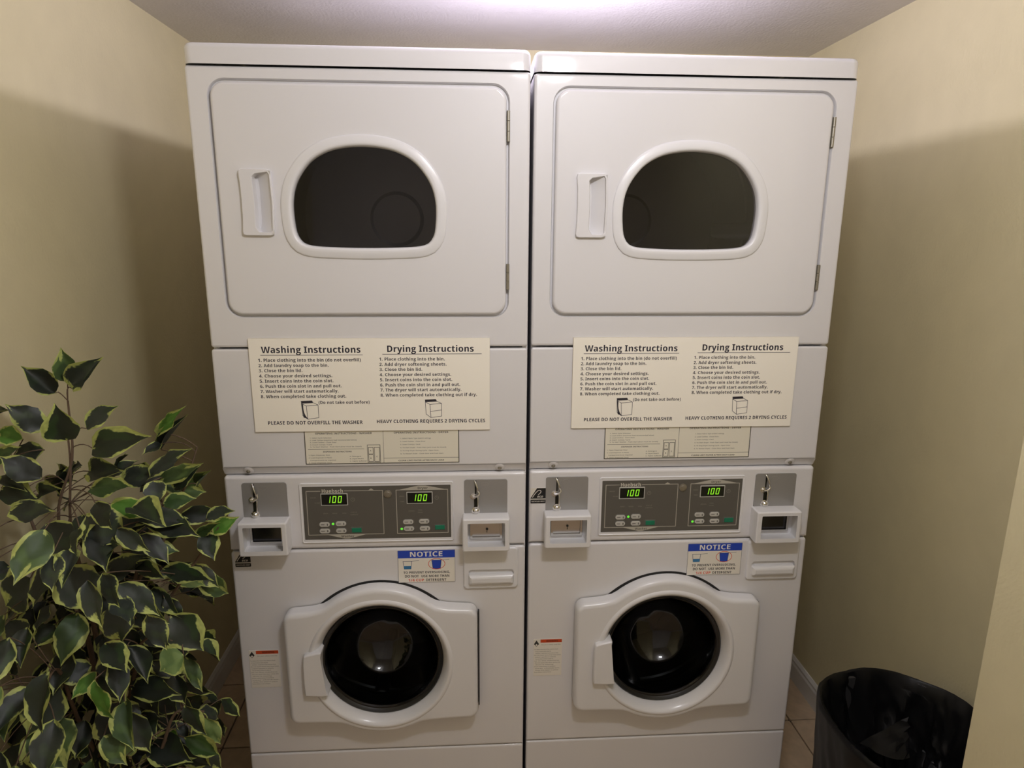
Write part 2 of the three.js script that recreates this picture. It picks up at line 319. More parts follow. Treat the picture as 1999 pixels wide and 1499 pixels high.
const warningPrint = canvasTexture(420, 580, (g, W, Hh) => {
  g.fillStyle = '#e9e4da'; g.fillRect(0, 0, W, Hh); g.fillStyle = '#c8481c'; g.fillRect(W * 0.24, Hh * 0.01, W * 0.75, Hh * 0.085);
  g.fillStyle = '#4a1c10'; fit(g, 'WARNING', W * 0.44, W * 0.86, Hh * 0.08, 30);
  g.fillStyle = '#2a2a2a'; g.beginPath(); g.moveTo(W * 0.1, Hh * 0.03); g.lineTo(W * 0.19, Hh * 0.13); g.lineTo(W * 0.1, Hh * 0.2); g.lineTo(W * 0.01, Hh * 0.13); g.closePath(); g.fill();
  g.fillStyle = '#e9e4da'; g.beginPath(); g.moveTo(W * 0.1, Hh * 0.12); g.lineTo(W * 0.14, Hh * 0.155); g.lineTo(W * 0.1, Hh * 0.185); g.lineTo(W * 0.06, Hh * 0.155); g.closePath(); g.fill();
  g.fillStyle = '#6b6862'; fit(g, 'For your safety read this', W * 0.27, W * 0.95, Hh * 0.165, 15, '');
  const L = ['To reduce the risk of fire, electric shock', 'or injury to persons when using this', 'washer, read the instructions first.', 'Do not wash items that have been', 'soaked in gasoline or solvents.', 'Do not allow children to play on', 'or in the machine.', 'Do not open the door while the', 'drum is moving.', 'Close supervision is needed', 'near children.', 'Keep this label in place.', 'Save these instructions.'];
  L.forEach((t, i) => fit(g, t, W * (0.03 + 0.02 * (i % 3)), W * (0.6 + 0.37 * Math.abs(Math.sin(i * 2.3 + 0.8))), Hh * (0.29 + 0.052 * i), 13, ''));
});
const ecoPrint = canvasTexture(256, 280, (g, W, Hh) => {
  g.fillStyle = '#e2ddd4'; g.fillRect(0, 0, W, Hh); g.fillStyle = '#16171a';
  g.beginPath(); g.moveTo(0, Hh * 0.66); g.lineTo(W * 0.42, Hh * 0.02); g.lineTo(W, Hh * 0.02); g.lineTo(W, Hh * 0.7); g.lineTo(0, Hh * 0.7); g.closePath(); g.fill();
  g.fillRect(0, Hh * 0.76, W, Hh * 0.24);
  g.strokeStyle = '#e2ddd4'; g.lineWidth = 12; g.beginPath(); g.moveTo(W * 0.12, Hh * 0.62); g.quadraticCurveTo(W * 0.45, Hh * 0.1, W * 0.62, Hh * 0.16); g.quadraticCurveTo(W * 0.8, Hh * 0.25, W * 0.5, Hh * 0.45); g.stroke();
  g.fillStyle = '#e2ddd4'; run(g, 'eco', W * 0.42, Hh * 0.63, 44, 1, 'italic bold'); fit(g, 'RECYCLES HEAT', W * 0.06, W * 0.94, Hh * 0.92, 22);
});
const facePrint = canvasTexture(2048, 792, (g, W, Hh) => {
  const X = u => u * W, Y = v => v * Hh;
  g.fillStyle = '#5a5751'; g.fillRect(0, 0, W, Hh);
  g.strokeStyle = '#b6b2a6'; g.lineWidth = 9; g.lineJoin = 'round';
  g.strokeRect(X(0.026), Y(0.085), X(0.512), Y(0.825)); g.strokeRect(X(0.63), Y(0.085), X(0.35), Y(0.825));
  g.fillStyle = '#b6b2a6';
  g.beginPath(); g.moveTo(X(0.15), Y(0.91)); g.lineTo(X(0.42), Y(0.91)); g.lineTo(X(0.30), Y(0.99)); g.lineTo(X(0.27), Y(0.99)); g.closePath(); g.fill();
  g.beginPath(); g.moveTo(X(0.645), Y(0.085)); g.lineTo(X(0.97), Y(0.085)); g.lineTo(X(0.83), Y(0.008)); g.lineTo(X(0.78), Y(0.008)); g.closePath(); g.fill();
  g.beginPath(); g.moveTo(X(0.44), Y(0.085)); g.lineTo(X(0.462), Y(0.045)); g.lineTo(X(0.484), Y(0.085)); g.closePath(); g.fill();
  g.fillStyle = '#5a5751'; fit(g, 'Washer', X(0.245), X(0.335), Y(0.965), 34); fit(g, 'Dryer', X(0.775), X(0.845), Y(0.075), 34);
  g.fillRect(X(0.122), Y(0.05), X(0.158), Y(0.07)); g.fillStyle = '#d3cfc2'; fit(g, 'Huebsch', X(0.128), X(0.275), Y(0.118), 56);
  g.fillStyle = '#8d897e';
  const words = (list, y) => list.forEach(([t, u0, u1, dy]) => fit(g, t, X(u0), X(u1), Y(y + (dy || 0)), 15, ''));
  words([['WASH', 0.132, 0.165], ['RINSE', 0.193, 0.227], ['SPIN', 0.26, 0.287], ['CYCLE', 0.317, 0.36, -0.015], ['COMPLETE', 0.313, 0.365, 0.03]], 0.515);
  words([['DRYING', 0.71, 0.752], ['COOL', 0.775, 0.805, -0.015], ['DOWN', 0.773, 0.806, 0.03]], 0.495);
  words([['ADD', 0.05, 0.09], ['TO START', 0.078, 0.115, 0.10], ['PRICE', 0.65, 0.685], ['TIME', 0.655, 0.685, 0.10]], 0.215);
  g.strokeStyle = '#8d897e'; g.lineWidth = 4; [[0.335, 0.25], [0.905, 0.24]].forEach(([u, v]) => { g.beginPath(); g.ellipse(X(u), Y(v), 26, 26, 0, 0, 7); g.stroke(); g.beginPath(); g.moveTo(X(u), Y(v)); g.lineTo(X(u), Y(v) - 15); g.moveTo(X(u), Y(v)); g.lineTo(X(u) + 10, Y(v)); g.stroke(); });
});
const print = (map, roughness = 0.5) => std({ map, roughness });
M.sign = print(signPrint, 0.55); M.signEdge = std({ color: lin(0.66, 0.6, 0.5), roughness: 0.6 });
M.operating = print(operatingPrint, 0.45); M.notice = print(noticePrint, 0.4); M.warning = print(warningPrint, 0.5); M.eco = print(ecoPrint, 0.45); M.face = print(facePrint, 0.42);
function sheet(x0, y0, x1, y1, z, t = 0.0004, r = 0.001) {                // a thin printed sheet, uv 0..1 over its face
  const g = plate(rrect(x0, y0, x1, y1, r, 2), [[0, z - 0.0006], [0, z + t]]);
  const p = g.attributes.position, u = g.attributes.uv; for (let i = 0; i < p.count; i++) u.setXY(i, (p.getX(i) - x0) / (x1 - x0), (p.getY(i) - y0) / (y1 - y0));
  return g;
}

// ---------------------------------------------------------------- stacked washer and dryer
const TALL = 1.0054, SINK = 0.34 * (1 - TALL), BESIDE = [0.6976, 0, -0.0084];
const MW = 0.689;                                                       // width; x from the left edge, y from the floor, z = 0 at the front panels
const DRYER_GLASS = (() => {
  const h = [[0, 0], [0.24, 0.012], [0.47, 0.05], [0.69, 0.135], [0.85, 0.26], [0.955, 0.40], [1.0, 0.56], [0.995, 0.74], [0.965, 0.87], [0.895, 0.945], [0.79, 0.975], [0.4, 0.995]];
  const full = [...h.map(([x, y]) => [-x, y]), [0, 1], ...h.slice(1).reverse()];
  return smoothClosed(full.map(([x, y]) => [0.342 + 0.148 * x, 1.786 - 0.203 * y]), 96);
})();
const DOOR = { x: 0.340, y: 0.6125, R: 0.194 };
const WASHER_DOOR = (() => {
  const r = rrect(0.1155, 0.4485, 0.5725, 0.7465, 0.022, 5), p = [];
  const arc = (a0, a1) => { for (let k = 0; k <= 24; k++) { const a = a0 + (a1 - a0) * k / 24; p.push([DOOR.x + DOOR.R * Math.cos(a), DOOR.y + DOOR.R * Math.sin(a)]); } };
  const t = Math.asin((0.7465 - DOOR.y) / DOOR.R), b = Math.asin((0.4485 - DOOR.y) / DOOR.R);
  p.push(...r.slice(0, 12)); arc(t, Math.PI - t); p.push(...r.slice(12, 24)); arc(Math.PI - b, 2 * Math.PI + b);
  // soften the four notches where the round bulge meets the straight edges
  let q = p; for (let s = 0; s < 2; s++) q = q.map((v, i) => { const a = q[(i + q.length - 1) % q.length], c = q[(i + 1) % q.length], near = Math.abs(Math.abs(v[0] - DOOR.x) - 0.12) < 0.05; return near ? [(a[0] + 2 * v[0] + c[0]) / 4, (a[1] + 2 * v[1] + c[1]) / 4] : v; });
  return q;
})();
function segments(x, y, z, w, h, text) {                                 // slanted seven-segment figures
  const on = { 0: 'abcdef', 1: 'bc', }, out = [], t = w * 0.2, sl = 0.16;
  [...text].forEach((ch, n) => {
    const ox = x + n * w * 1.6;
    const bar = (x0, y0, x1, y1) => { const sh = v => v * h * sl; out.push(plate([[ox + x0 + sh(y0 / h), y + y0], [ox + x1 + sh(y0 / h), y + y0], [ox + x1 + sh(y1 / h), y + y1], [ox + x0 + sh(y1 / h), y + y1]], [[0, z], [0, z + 0.0006]])); };
    const e = h * 0.02, S = { a: [t * 0.3, h - t, w - t * 0.3, h], d: [t * 0.3, 0, w - t * 0.3, t], b: [w - t, h / 2 + e, w, h - e], c: [w - t, e, w, h / 2 - e], f: [0, h / 2 + e, t, h - e], e: [0, e, t, h / 2 - e] };
    for (const s of on[ch]) bar(...S[s]);
  });
  return out;
}
const PART_LABELS = {
  window_glass: 'dark glass of the arched dryer window', door_glass: 'dark round bowl glass of the washer door', glass_rim: 'black rubber rim around the round glass', hinge: 'narrow metal hinge on the dryer door',
  control_faceplate: 'dark grey printed control faceplate', display_digits: 'glowing green figures reading 100', start_button: 'green start button', indicator_light: 'small glowing green indicator light', key_lock: 'round metal key lock',
  coin_plate: 'grey metal coin plate', coin_lever: 'shiny chrome coin lever', vault_door: 'shiny metal plate inside the coin box', notice_sticker: 'white sticker with blue NOTICE header', warning_sticker: 'white sticker with orange warning header', eco_sticker: 'black and white emblem sticker', operating_label: 'cream printed operating instructions label',
};
function makeMachine(label, place, turn, o) {
  const t = thing('stacked_washer_dryer', label, 'washer dryer', place, turn, 'stacked coin-operated washer dryers');
  t.scale.y = TALL; t.position.y = SINK;
  const P = (name, geo, mat, parent = t) => { const m = mesh(name, geo, mat, parent); if (PART_LABELS[name]) m.userData.label = PART_LABELS[name]; return m; };
  const D = -0.70;
  // cabinet shell: sides, back, floor, decks and the recessed rail behind the front panels
  P('cabinet', [box(0, 0.03, D, 0.012, 1.935, -0.016), box(MW - 0.012, 0.03, D, MW, 1.935, -0.016), box(0.012, 0.03, D, MW - 0.012, 1.935, D + 0.01), box(0.012, 0.03, D + 0.01, MW - 0.012, 0.04, -0.03), box(0.012, 1.075, D + 0.01, MW - 0.012, 1.085, -0.03), box(0.012, 1.925, D + 0.01, MW - 0.012, 1.935, -0.016)], M.enamel);
  for (const [x, z] of [[0.05, -0.06], [MW - 0.05, -0.06], [0.05, D + 0.06], [MW - 0.05, D + 0.06]]) P('levelling_foot', lathe([[0, 0.0018], [0.022, 0.0018], [0.022, 0.008], [0.008, 0.012], [0.008, 0.032]], x, 0, z, 16), M.rubber);
  { const g = plate(rrect(-0.0015, -0.0015, MW - 0.0005, -D + 0.004, [0.012, 0.018, 0.018, 0.012], 5), [[0, 0.0], [0, 0.0295], [0.0010, 0.0335], [0.0042, 0.0375], [0.0083, 0.0397], [0.0115, 0.0402]]); g.rotateX(-Math.PI / 2); g.translate(0, 1.9368, 0);
    g.scale(1, 1, -1); const ix = []; for (let i = 0; i < g.attributes.position.count; i += 3) ix.push(i, i + 2, i + 1); g.setIndex(ix); const g2 = g.toNonIndexed(); g2.deleteAttribute('normal'); g2.computeVertexNormals(); g2.translate(0, 0, D + 0.002 - 0.0);
    const bb = new THREE.Box3().setFromBufferAttribute(g2.attributes.position); g2.translate(0, 0, 0.0025 - bb.max.z); P('lid', toCreasedNormals(g2, 0.7), M.enamel); }
  // dryer
  const doorHole = rrect(0.0405, 1.437, 0.644, 1.910, 0.034, 8);
  P('upper_front_panel', plate(rrect(-0.001, 1.3705, MW - 0.0008, 1.9345, 0.006, 3), bevel(-0.02, 0, 0.006), [[doorHole, [[0, -0.02], [0, -0.004], [0.002, 0]]]]), M.enamel);
  P('door_recess', plate(rrect(0.03, 1.425, 0.655, 1.922, 0.03), [[0, -0.03], [0, -0.009]], [[circle(0.342, 1.683, 0.205, 64), [[0, -0.03], [0, -0.009]]]]), M.enamel);
  const dd = P('dryer_door', plate(inset(doorHole, 0.0048), bevel(-0.0185, 0.0045, 0.006), [[inset(DRYER_GLASS, -0.002), [[0, -0.0185], [0, 0.0045]]], [rrect(0.1155, 1.612, 0.155, 1.735, 0.003, 2), [[0, -0.0185], [0, 0.0045]]]]), M.enamel);
  P('window_frame', plate(inset(DRYER_GLASS, -0.0235), [[0, 0.0042], [0.0003, 0.0058], [0.0014, 0.0072], [0.004, 0.0082], [0.012, 0.0098], [0.0175, 0.0100], [0.0205, 0.0088], [0.0226, 0.0058], [0.0235, 0.0010], [0.0235, -0.008]], [], { cap: false, crease: 1.2 }), M.plasticWhite, dd);
  P('window_glass', plate(inset(DRYER_GLASS, -0.001), [[0, -0.0065], [0, -0.0055]]), M.paneDryer, dd);
  { // raised handle plate with a scoop that opens towards the window
    const out = [[0.0905, 1.607], [0.156, 1.607], [0.157, 1.640], [0.1585, 1.672], [0.157, 1.708], [0.156, 1.7395], [0.0905, 1.7395], [0.093, 1.708], [0.0935, 1.672], [0.093, 1.640]];
    const o2 = []; out.forEach((p, i) => { const a = out[(i + out.length - 1) % out.length], b = out[(i + 1) % out.length], c = i < 2 || i === 5 || i === 6; if (!c) { o2.push(p); return; } const f = (q) => { const l = Math.hypot(q[0] - p[0], q[1] - p[1]), k = 0.008 / l; return [p[0] + (q[0] - p[0]) * k, p[1] + (q[1] - p[1]) * k]; }; const s = f(a), e = f(b); o2.push(s, [(s[0] + e[0] + 2 * p[0]) / 4, (s[1] + e[1] + 2 * p[1]) / 4], e); });
    const scoop = [[0.126, 1.6145], [0.148, 1.6145], [0.1515, 1.618], [0.1535, 1.672], [0.1515, 1.728], [0.1485, 1.7325], [0.1245, 1.729], [0.1185, 1.724], [0.1205, 1.672], [0.1195, 1.624]];
    const h = plate(o2, bevel(0.003, 0.0125, 0.0018), [[scoop, [[0, -0.026], [0, 0.0100], [0.0015, 0.0125]]]], { crease: 0.8 });
    const pos = [], uv = [], idx = [], n = 10;                            // the sloping floor of the scoop
    for (let i = 0; i <= n; i++) for (let j = 0; j <= n; j++) { const u = i / n, v = j / n; pos.push(0.1145 + 0.0415 * u, 1.611 + 0.125 * v, -0.015 + 0.0245 * Math.pow(u, 1.1) + 0.006 * Math.pow(Math.abs(v * 2 - 1), 6)); uv.push(u, v); if (i < n && j < n) { const a = i * (n + 1) + j; idx.push(a, a + n + 1, a + n + 2, a, a + n + 2, a + 1); } }
    P('door_handle', [h, finish(pos, uv, idx, 1)], M.plasticGrip, dd);
  }
  for (const [y0, y1] of [[1.799, 1.860], [1.496, 1.551]]) {
    const hg = [0, 1, 2].map(k => { const l = (y1 - y0) / 3, c = new THREE.CylinderGeometry(0.0034, 0.0034, l - 0.001, 12); c.translate(0.6428, y0 + l * (k + 0.5), 0.0022); return c; });
    P('hinge', [...hg, box(0.6395, y0, -0.004, 0.6465, y1, 0.0006)], M.hinge);
  }
  P('dryer_drum', [turned([[0.2, -0.032], [0.285, -0.04], [0.295, -0.08], [0.295, -0.2], [0.29, -0.205], [0.295, -0.21], [0.295, -0.4], [0.29, -0.405], [0.295, -0.41], [0.295, -0.56], [0.27, -0.6], [0.08, -0.61], [0.07, -0.60], [0, -0.60]], 0.342, 1.655, 72),
    ...[0.4, 2.5, 4.6].map(a => { const b = box(-0.02, 0.235, -0.52, 0.02, 0.293, -0.1, 0.012); b.rotateZ(a); b.translate(0.342, 1.655, 0); return b; })], M.galvanised);
  // middle panel with the sloping lip and two screws
  { const pr = rrect(-0.001, 1.0955, MW - 0.0008, 1.3670, [0.002, 0.006, 0.006, 0.002], 3);
    const lip = [[0, 1.0965, 0.0], [0, 1.0785, -0.011], [0, 1.0785, -0.02]];
    const pos = [], uv = [], idx = []; lip.forEach(p => { for (const x of [-0.0006, MW - 0.0012]) { pos.push(x, p[1], p[2]); uv.push(x, p[1]); } }); for (let k = 0; k < 2; k++) { const a = k * 2; idx.push(a, a + 2, a + 3, a, a + 3, a + 1); }
    P('middle_panel', [plate(pr, [[0, -0.02], [0, -0.004], [0.0012, -0.0012], [0.004, 0]]), finish(pos, uv, idx, 0.3)], M.enamel); }
  for (const x of [0.0552, 0.6265]) {
    const c = turned([[0, 0.005], [0.003, 0.0046], [0.0046, 0.0028], [0.0046, -0.002]], 0, 0, 18), b = turned([[0.012, -0.001], [0.0085, 0.0012], [0.0046, 0.0014]], 0, 0, 24);
    for (const g of [c, b]) { g.rotateX(0.55); g.translate(x, 1.0876, -0.0035); }
    P('screw', c, M.hinge); P('screw_boss', b, M.enamel);
  }
  P('operating_label', sheet(...o.operating, 0.0004), M.operating);
  // control panel
  const cp = P('control_panel', plate(rrect(-0.001, 0.8945, MW - 0.0008, 1.0762, [0.002, 0.007, 0.007, 0.002], 4), bevel(-0.02, 0, 0.007)), M.enamel);
  const fx0 = 0.1728, fx1 = 0.5121, fy0 = 0.9183, fy1 = 1.0490, fw = fx1 - fx0, fh = fy1 - fy0;
  const U = u => fx0 + u * fw, Vv = v => fy1 - v * fh;
  P('control_bezel', plate(rrect(fx0 - 0.0065, fy0 - 0.0085, fx1 + 0.0065, fy1 + 0.0085, 0.005, 3), [[0, -0.001], [0, 0.0016], [0.001, 0.003], [0.0025, 0.003], [0.0038, 0.002]], [[rrect(fx0 - 0.0003, fy0 - 0.0003, fx1 + 0.0003, fy1 + 0.0003, 0.001, 1), [[0, -0.001], [0, 0.002]]]]), M.plasticWhite, cp);
  P('control_faceplate', sheet(fx0, fy0, fx1, fy1, 0.0008), M.face, cp);
  for (const [u0, u1, v0, v1] of [[0.126, 0.297, 0.143, 0.342], [0.705, 0.872, 0.137, 0.335]]) {
    const x0 = U(u0), x1 = U(u1), y0 = Vv(v1), y1 = Vv(v0);
    P('display_frame', plate(rrect(x0 - 0.002, y0 - 0.002, x1 + 0.002, y1 + 0.002, 0.0015, 2), [[0, 0.0008], [0.0004, 0.0022], [0.001, 0.0024]], [[rrect(x0, y0, x1, y1, 0.0005, 1), [[0, 0.0008], [0, 0.0024]]]]), M.keyButton, cp);
    P('display_window', sheet(x0, y0, x1, y1, 0.0011), M.display, cp);
    P('display_digits', segments(x0 + (x1 - x0) * 0.19, y0 + (y1 - y0) * 0.2, 0.0016, (x1 - x0) * 0.138, (y1 - y0) * 0.62, '100'), M.digits, cp);
  }
  const oval = (u, v, w, h, r, z, name, mat) => { const x = U(u), y = Vv(v), a = w * fw / 2, b = h * fh / 2; P(name, plate(rrect(x - a, y - b, x + a, y + b, Math.min(a, b) * r, 6), [[0, 0.0008], [0, z - 0.0008], [Math.min(0.0004, a * 0.2, b * 0.2), z - 0.0002], [Math.min(0.001, a * 0.4, b * 0.4), z]]), mat, cp); };
  for (const [u, v] of [[0.137, 0.71], [0.248, 0.70], [0.137, 0.835], [0.248, 0.835], [0.706, 0.69], [0.815, 0.685], [0.71, 0.82], [0.819, 0.822]]) {
    oval(u, v, 0.082, 0.112, 0.96, 0.0018, 'button_surround', M.display2 || (M.display2 = std({ color: lin(0.11, 0.105, 0.095), roughness: 0.5 })));
    oval(u, v, 0.070, 0.088, 0.96, 0.0032, 'button', M.keyButton);
    oval(u + 0.02, v, 0.008, 0.045, 0.9, 0.0035, 'button_mark', M.display2); oval(u - 0.012, v, 0.026, 0.016, 0.3, 0.0035, 'button_mark', M.display2);
  }
  for (const [u, v] of [[0.353, 0.83], [0.923, 0.805]]) { oval(u, v, 0.082, 0.118, 0.25, 0.0018, 'button_surround', M.display2); oval(u, v, 0.066, 0.085, 0.2, 0.0032, 'start_button', M.startButton); }
  for (const [u, v] of [[0.194, 0.705], [0.66, 0.825]]) P('indicator_light', turned([[0, 0.0030], [0.0022, 0.0024], [0.0031, 0.0008]], U(u), Vv(v), 16), M.led, cp);
  P('key_lock', [turned([[0, 0.006], [0.0055, 0.006], [0.006, 0.0055], [0.0062, 0.004], [0.0090, 0.0036], [0.0096, 0.0025], [0.0096, 0.0006]], U(0.573), Vv(0.15), 28), box(U(0.573) - 0.0008, Vv(0.15) - 0.004, 0.0055, U(0.573) + 0.0008, Vv(0.15) + 0.004, 0.0066)], M.hinge, cp);
  // coin slides and coin boxes on both sides of the controls
  [[0.0383, 0], [0.5440, 1]].forEach(([x0, side]) => {
    const y1 = 1.0610, cx = dx => x0 + dx * 0.1004 / 303, cy = dy => y1 - dy * 0.083 / 215;      // dx, dy as read on the plate
    const cpl = P('coin_plate', plate(rrect(x0, 0.976, x0 + 0.1004, y1, [0.001, 0.006, 0.006, 0.001], 4), [[0, -0.001], [0, 0.0014], [0.0005, 0.002]]), M.coinPlate);
    P('coin_slot', [box(cx(74), cy(92), 0.0018, cx(84), cy(6), 0.0026), box(cx(68), cy(202), 0.0018, cx(93), cy(116), 0.0026)], M.display, cpl);
    P('coin_slot_rim', [tube([[cx(72), cy(8), 0.002], [cx(80), cy(20), 0.006], [cx(92), cy(50), 0.009], [cx(102), cy(88), 0.004]], 0.0022, 12, 8), tube([[cx(95), cy(112), 0.002], [cx(96), cy(130), 0.0045], [cx(94), cy(190), 0.0045], [cx(93), cy(206), 0.002]], 0.0018, 10, 8)], M.chrome, cpl);
    P('coin_lever', tube([[cx(100), cy(70), 0.004], [cx(104), cy(92), 0.007], [cx(82), cy(104), 0.008], [cx(60), cy(106), 0.008]], 0.0024, 14, 8), M.chrome, cpl);
    P('coin_return_button', turned([[0, 0.008], [0.0035, 0.0075], [0.0048, 0.006], [0.0048, 0.003], [0.0072, 0.0026], [0.0072, 0.0014]], cx(62), cy(107), 20), M.chrome, cpl);
    P('coin_chute', turned([[0, 0.011], [0.004, 0.0105], [0.0068, 0.008], [0.0072, 0.004], [0.0098, 0.003], [0.0098, 0.001]], cx(80), cy(200), 22), M.chrome, cpl);
    P('maker_stamp', plate(circle(cx(142), cy(33), 0.0105, 28, 0.0055), [[0, 0.0018], [0.0004, 0.0024]], [[circle(cx(142), cy(33), 0.0095, 28, 0.0046), [[0, 0.0018], [0, 0.0024]]]]), M.coinPlate, cpl);
    const bx0 = x0 - 0.0035, bx1 = x0 + 0.1035, by0 = 0.8985, by1 = 0.9775;
    const cb = P('coin_box', [plate(rrect(bx0, by0, bx1, by1, 0.004, 3), [[0, -0.002], [-0.0015, 0.034], [-0.0005, 0.0385], [0.002, 0.040]], [[rrect(bx0 + 0.010, by0 + 0.011, bx1 - 0.009, by1 - 0.0085, 0.003, 3), [[0.004, 0.004], [0.004, 0.016], [0, 0.0395], [-0.0008, 0.040]]]], { crease: 0.5 }),
      plate(rrect(bx0 + 0.004, by0 + 0.004, bx1 - 0.004, by1 - 0.004, 0.002, 2), [[0, 0.0], [0, 0.0045]])], M.plasticWhite);
    const vx0 = bx0 + 0.0155, vx1 = bx1 - 0.0145, vy0 = by0 + 0.0165, vy1 = by1 - 0.013;
    P('coin_box_frame', plate(rrect(vx0, vy0, vx1, vy1, 0.002, 2), [[0, 0.0045], [0.0002, 0.009], [0.0012, 0.0105]], [[rrect(vx0 + 0.005, vy0 + 0.004, vx1 - 0.005, vy1 - 0.0015, 0.002, 2), [[0, 0.0045], [0, 0.0095], [-0.001, 0.0105]]]]), M.steel, cb);
    P('vault_door', plate(rrect(vx0 + 0.004, vy0 + 0.003, vx1 - 0.004, vy1 - 0.001, 0.002, 2), [[0, 0.004], [0, 0.0066], [0.0006, 0.007]]), side === o.lockSide ? M.steel : M.vaultDark, cb);
    if (side === o.lockSide) P('vault_lock', [turned([[0, 0.0085], [0.0028, 0.0085], [0.003, 0.007]], (vx0 + vx1) / 2 + 0.002, (vy0 + vy1) / 2, 18), box((vx0 + vx1) / 2 + 0.0012, (vy0 + vy1) / 2 - 0.009, 0.0068, (vx0 + vx1) / 2 + 0.0028, (vy0 + vy1) / 2 - 0.004, 0.0075)], M.rubber, cb);
  });
  // washer front
  P('lower_front_panel', plate(rrect(-0.001, 0.3405, MW - 0.0008, 0.8915, [0.002, 0.008, 0.008, 0.002], 4), bevel(-0.02, 0, 0.006), [[circle(DOOR.x, 0.6, 0.165, 64), [[0, -0.02], [0, 0]]]]), M.enamel);
  P('toe_panel', plate(rrect(-0.001, 0.022, MW - 0.0008, 0.3380, [0.002, 0.005, 0.005, 0.002], 3), bevel(-0.02, -0.001, 0.005)), M.enamel);
  { const arc = []; const a0 = 0.62, a1 = Math.PI - 0.62; for (let k = 0; k <= 32; k++) { const a = a0 + (a1 - a0) * k / 32, m = Math.pow(Math.abs(k - 16) / 16, 6); arc.push([DOOR.x + (0.1985 + 0.006 * m) * Math.cos(a), DOOR.y + (0.1985 + 0.004 * m) * Math.sin(a)]); } for (let k = 32; k >= 0; k--) { const a = a0 + (a1 - a0) * k / 32; arc.push([DOOR.x + 0.182 * Math.cos(a), DOOR.y + 0.182 * Math.sin(a)]); }
    P('door_recess', plate(arc, [[0, -0.001], [0, 0.0008]]), M.darkGap); }
  const wd = P('washer_door', plate(WASHER_DOOR, [[0, 0.003], [0, 0.026], [0.0012, 0.0305], [0.0042, 0.0342], [0.0085, 0.0358], [0.012, 0.036]], [[circle(DOOR.x, 0.606, 0.167, 72), [[0, 0.004], [0, 0.036]]]], { crease: 0.8 }), M.plasticWhite);
  P('door_ring', turned([[0.1745, 0.0352], [0.172, 0.0375], [0.169, 0.0392], [0.1655, 0.0395], [0.162, 0.0380], [0.1565, 0.0315], [0.152, 0.0220], [0.1488, 0.0130], [0.1485, 0.004]], DOOR.x, 0.606, 96), M.plasticWhite, wd);
  { const tab = [[0.158, 0.5395], [0.163, 0.5355], [0.2115, 0.5335]]; for (let k = 0; k <= 10; k++) { const a = Math.PI + 0.50 - 0.80 * k / 10; tab.push([DOOR.x + 0.1425 * Math.cos(a), 0.606 + 0.1425 * Math.sin(a)]); } tab.push([0.203, 0.6535], [0.196, 0.6535], [0.168, 0.6475], [0.158, 0.641]);
    for (let s = 0; s < 2; s++) { const q = tab.splice(0); q.forEach((p, i) => { const n = q[(i + 1) % q.length]; tab.push([p[0] * 0.75 + n[0] * 0.25, p[1] * 0.75 + n[1] * 0.25], [p[0] * 0.25 + n[0] * 0.75, p[1] * 0.25 + n[1] * 0.75]); }); }
    P('door_grip', plate(tab, [[0, 0.006], [0, 0.044], [0.0008, 0.047], [0.002, 0.0488], [0.0035, 0.0495]], [], { crease: 0.8 }), M.plasticWhite, wd); }
  P('glass_rim', turned([[0.1488, 0.008], [0.1475, 0.0145], [0.1455, 0.0155], [0.1425, 0.0135], [0.139, 0.010], [0.138, 0.002]], DOOR.x, 0.606, 80), M.rubber, wd);
  P('door_glass', turned([[0.1405, 0.0095], [0.136, 0.0090], [0.132, 0.003], [0.127, -0.012], [0.118, -0.040], [0.105, -0.066], [0.088, -0.087], [0.066, -0.102], [0.036, -0.111], [0, -0.114], [0, -0.108], [0.034, -0.105], [0.062, -0.0965], [0.083, -0.082], [0.1, -0.0615], [0.1125, -0.037], [0.1215, -0.010], [0.1265, 0.004]], DOOR.x, 0.606, 80), M.paneWasher, wd);
  P('door_gasket', turned([[0.166, 0.002], [0.158, 0.003], [0.150, -0.002], [0.147, -0.02], [0.155, -0.04], [0.148, -0.06], [0.165, -0.09], [0.18, -0.095]], DOOR.x, 0.6, 64), M.rubber);
  P('washer_drum', [turned([[0.172, -0.09], [0.235, -0.098], [0.243, -0.12], [0.243, -0.2], [0.239, -0.205], [0.243, -0.21], [0.243, -0.3], [0.239, -0.305], [0.243, -0.31], [0.243, -0.41], [0.22, -0.44], [0.05, -0.445], [0, -0.44]], DOOR.x, 0.6, 64), ...[0.9, 3.0, 5.1].map(a => { const b = box(-0.018, 0.185, -0.42, 0.018, 0.242, -0.12, 0.012); b.rotateZ(a); b.translate(DOOR.x, 0.6, 0); return b; })], M.steelDrum);
  P('door_hinge', box(0.5745, 0.468, -0.001, 0.5772, 0.728, 0.012, 0.001), M.darkGap);
  // detergent drawer
  { const dr = P('detergent_drawer', plate(rrect(0.5400, 0.7835, 0.6715, 0.8905, 0.010, 5), bevel(-0.001, 0.006, 0.005), [[rrect(0.5505, 0.7955, 0.6625, 0.8365, 0.009, 5), [[0.001, -0.012], [0, 0.004], [-0.002, 0.006]]]]), M.plasticWhite);
    P('drawer_recess', plate(rrect(0.549, 0.794, 0.664, 0.838, 0.009, 5), [[0, -0.0125], [0, -0.0115]]), M.plasticWhite, dr);
    P('drawer_grip', plate(rrect(0.5515, 0.7965, 0.6615, 0.8235, [0.006, 0.004, 0.004, 0.006], 4), [[0, -0.011], [0, 0.004], [0.0015, 0.010], [0.005, 0.0135], [0.009, 0.0145]], [], { crease: 1 }), M.plasticWhite, dr); }
  P('notice_sticker', sheet(...o.notice, 0.0006), M.notice);
  P('warning_sticker', sheet(...o.warning, 0.0004), M.warning);
  P('eco_sticker', sheet(...o.eco, 0.0004), M.eco);
  return t;
}
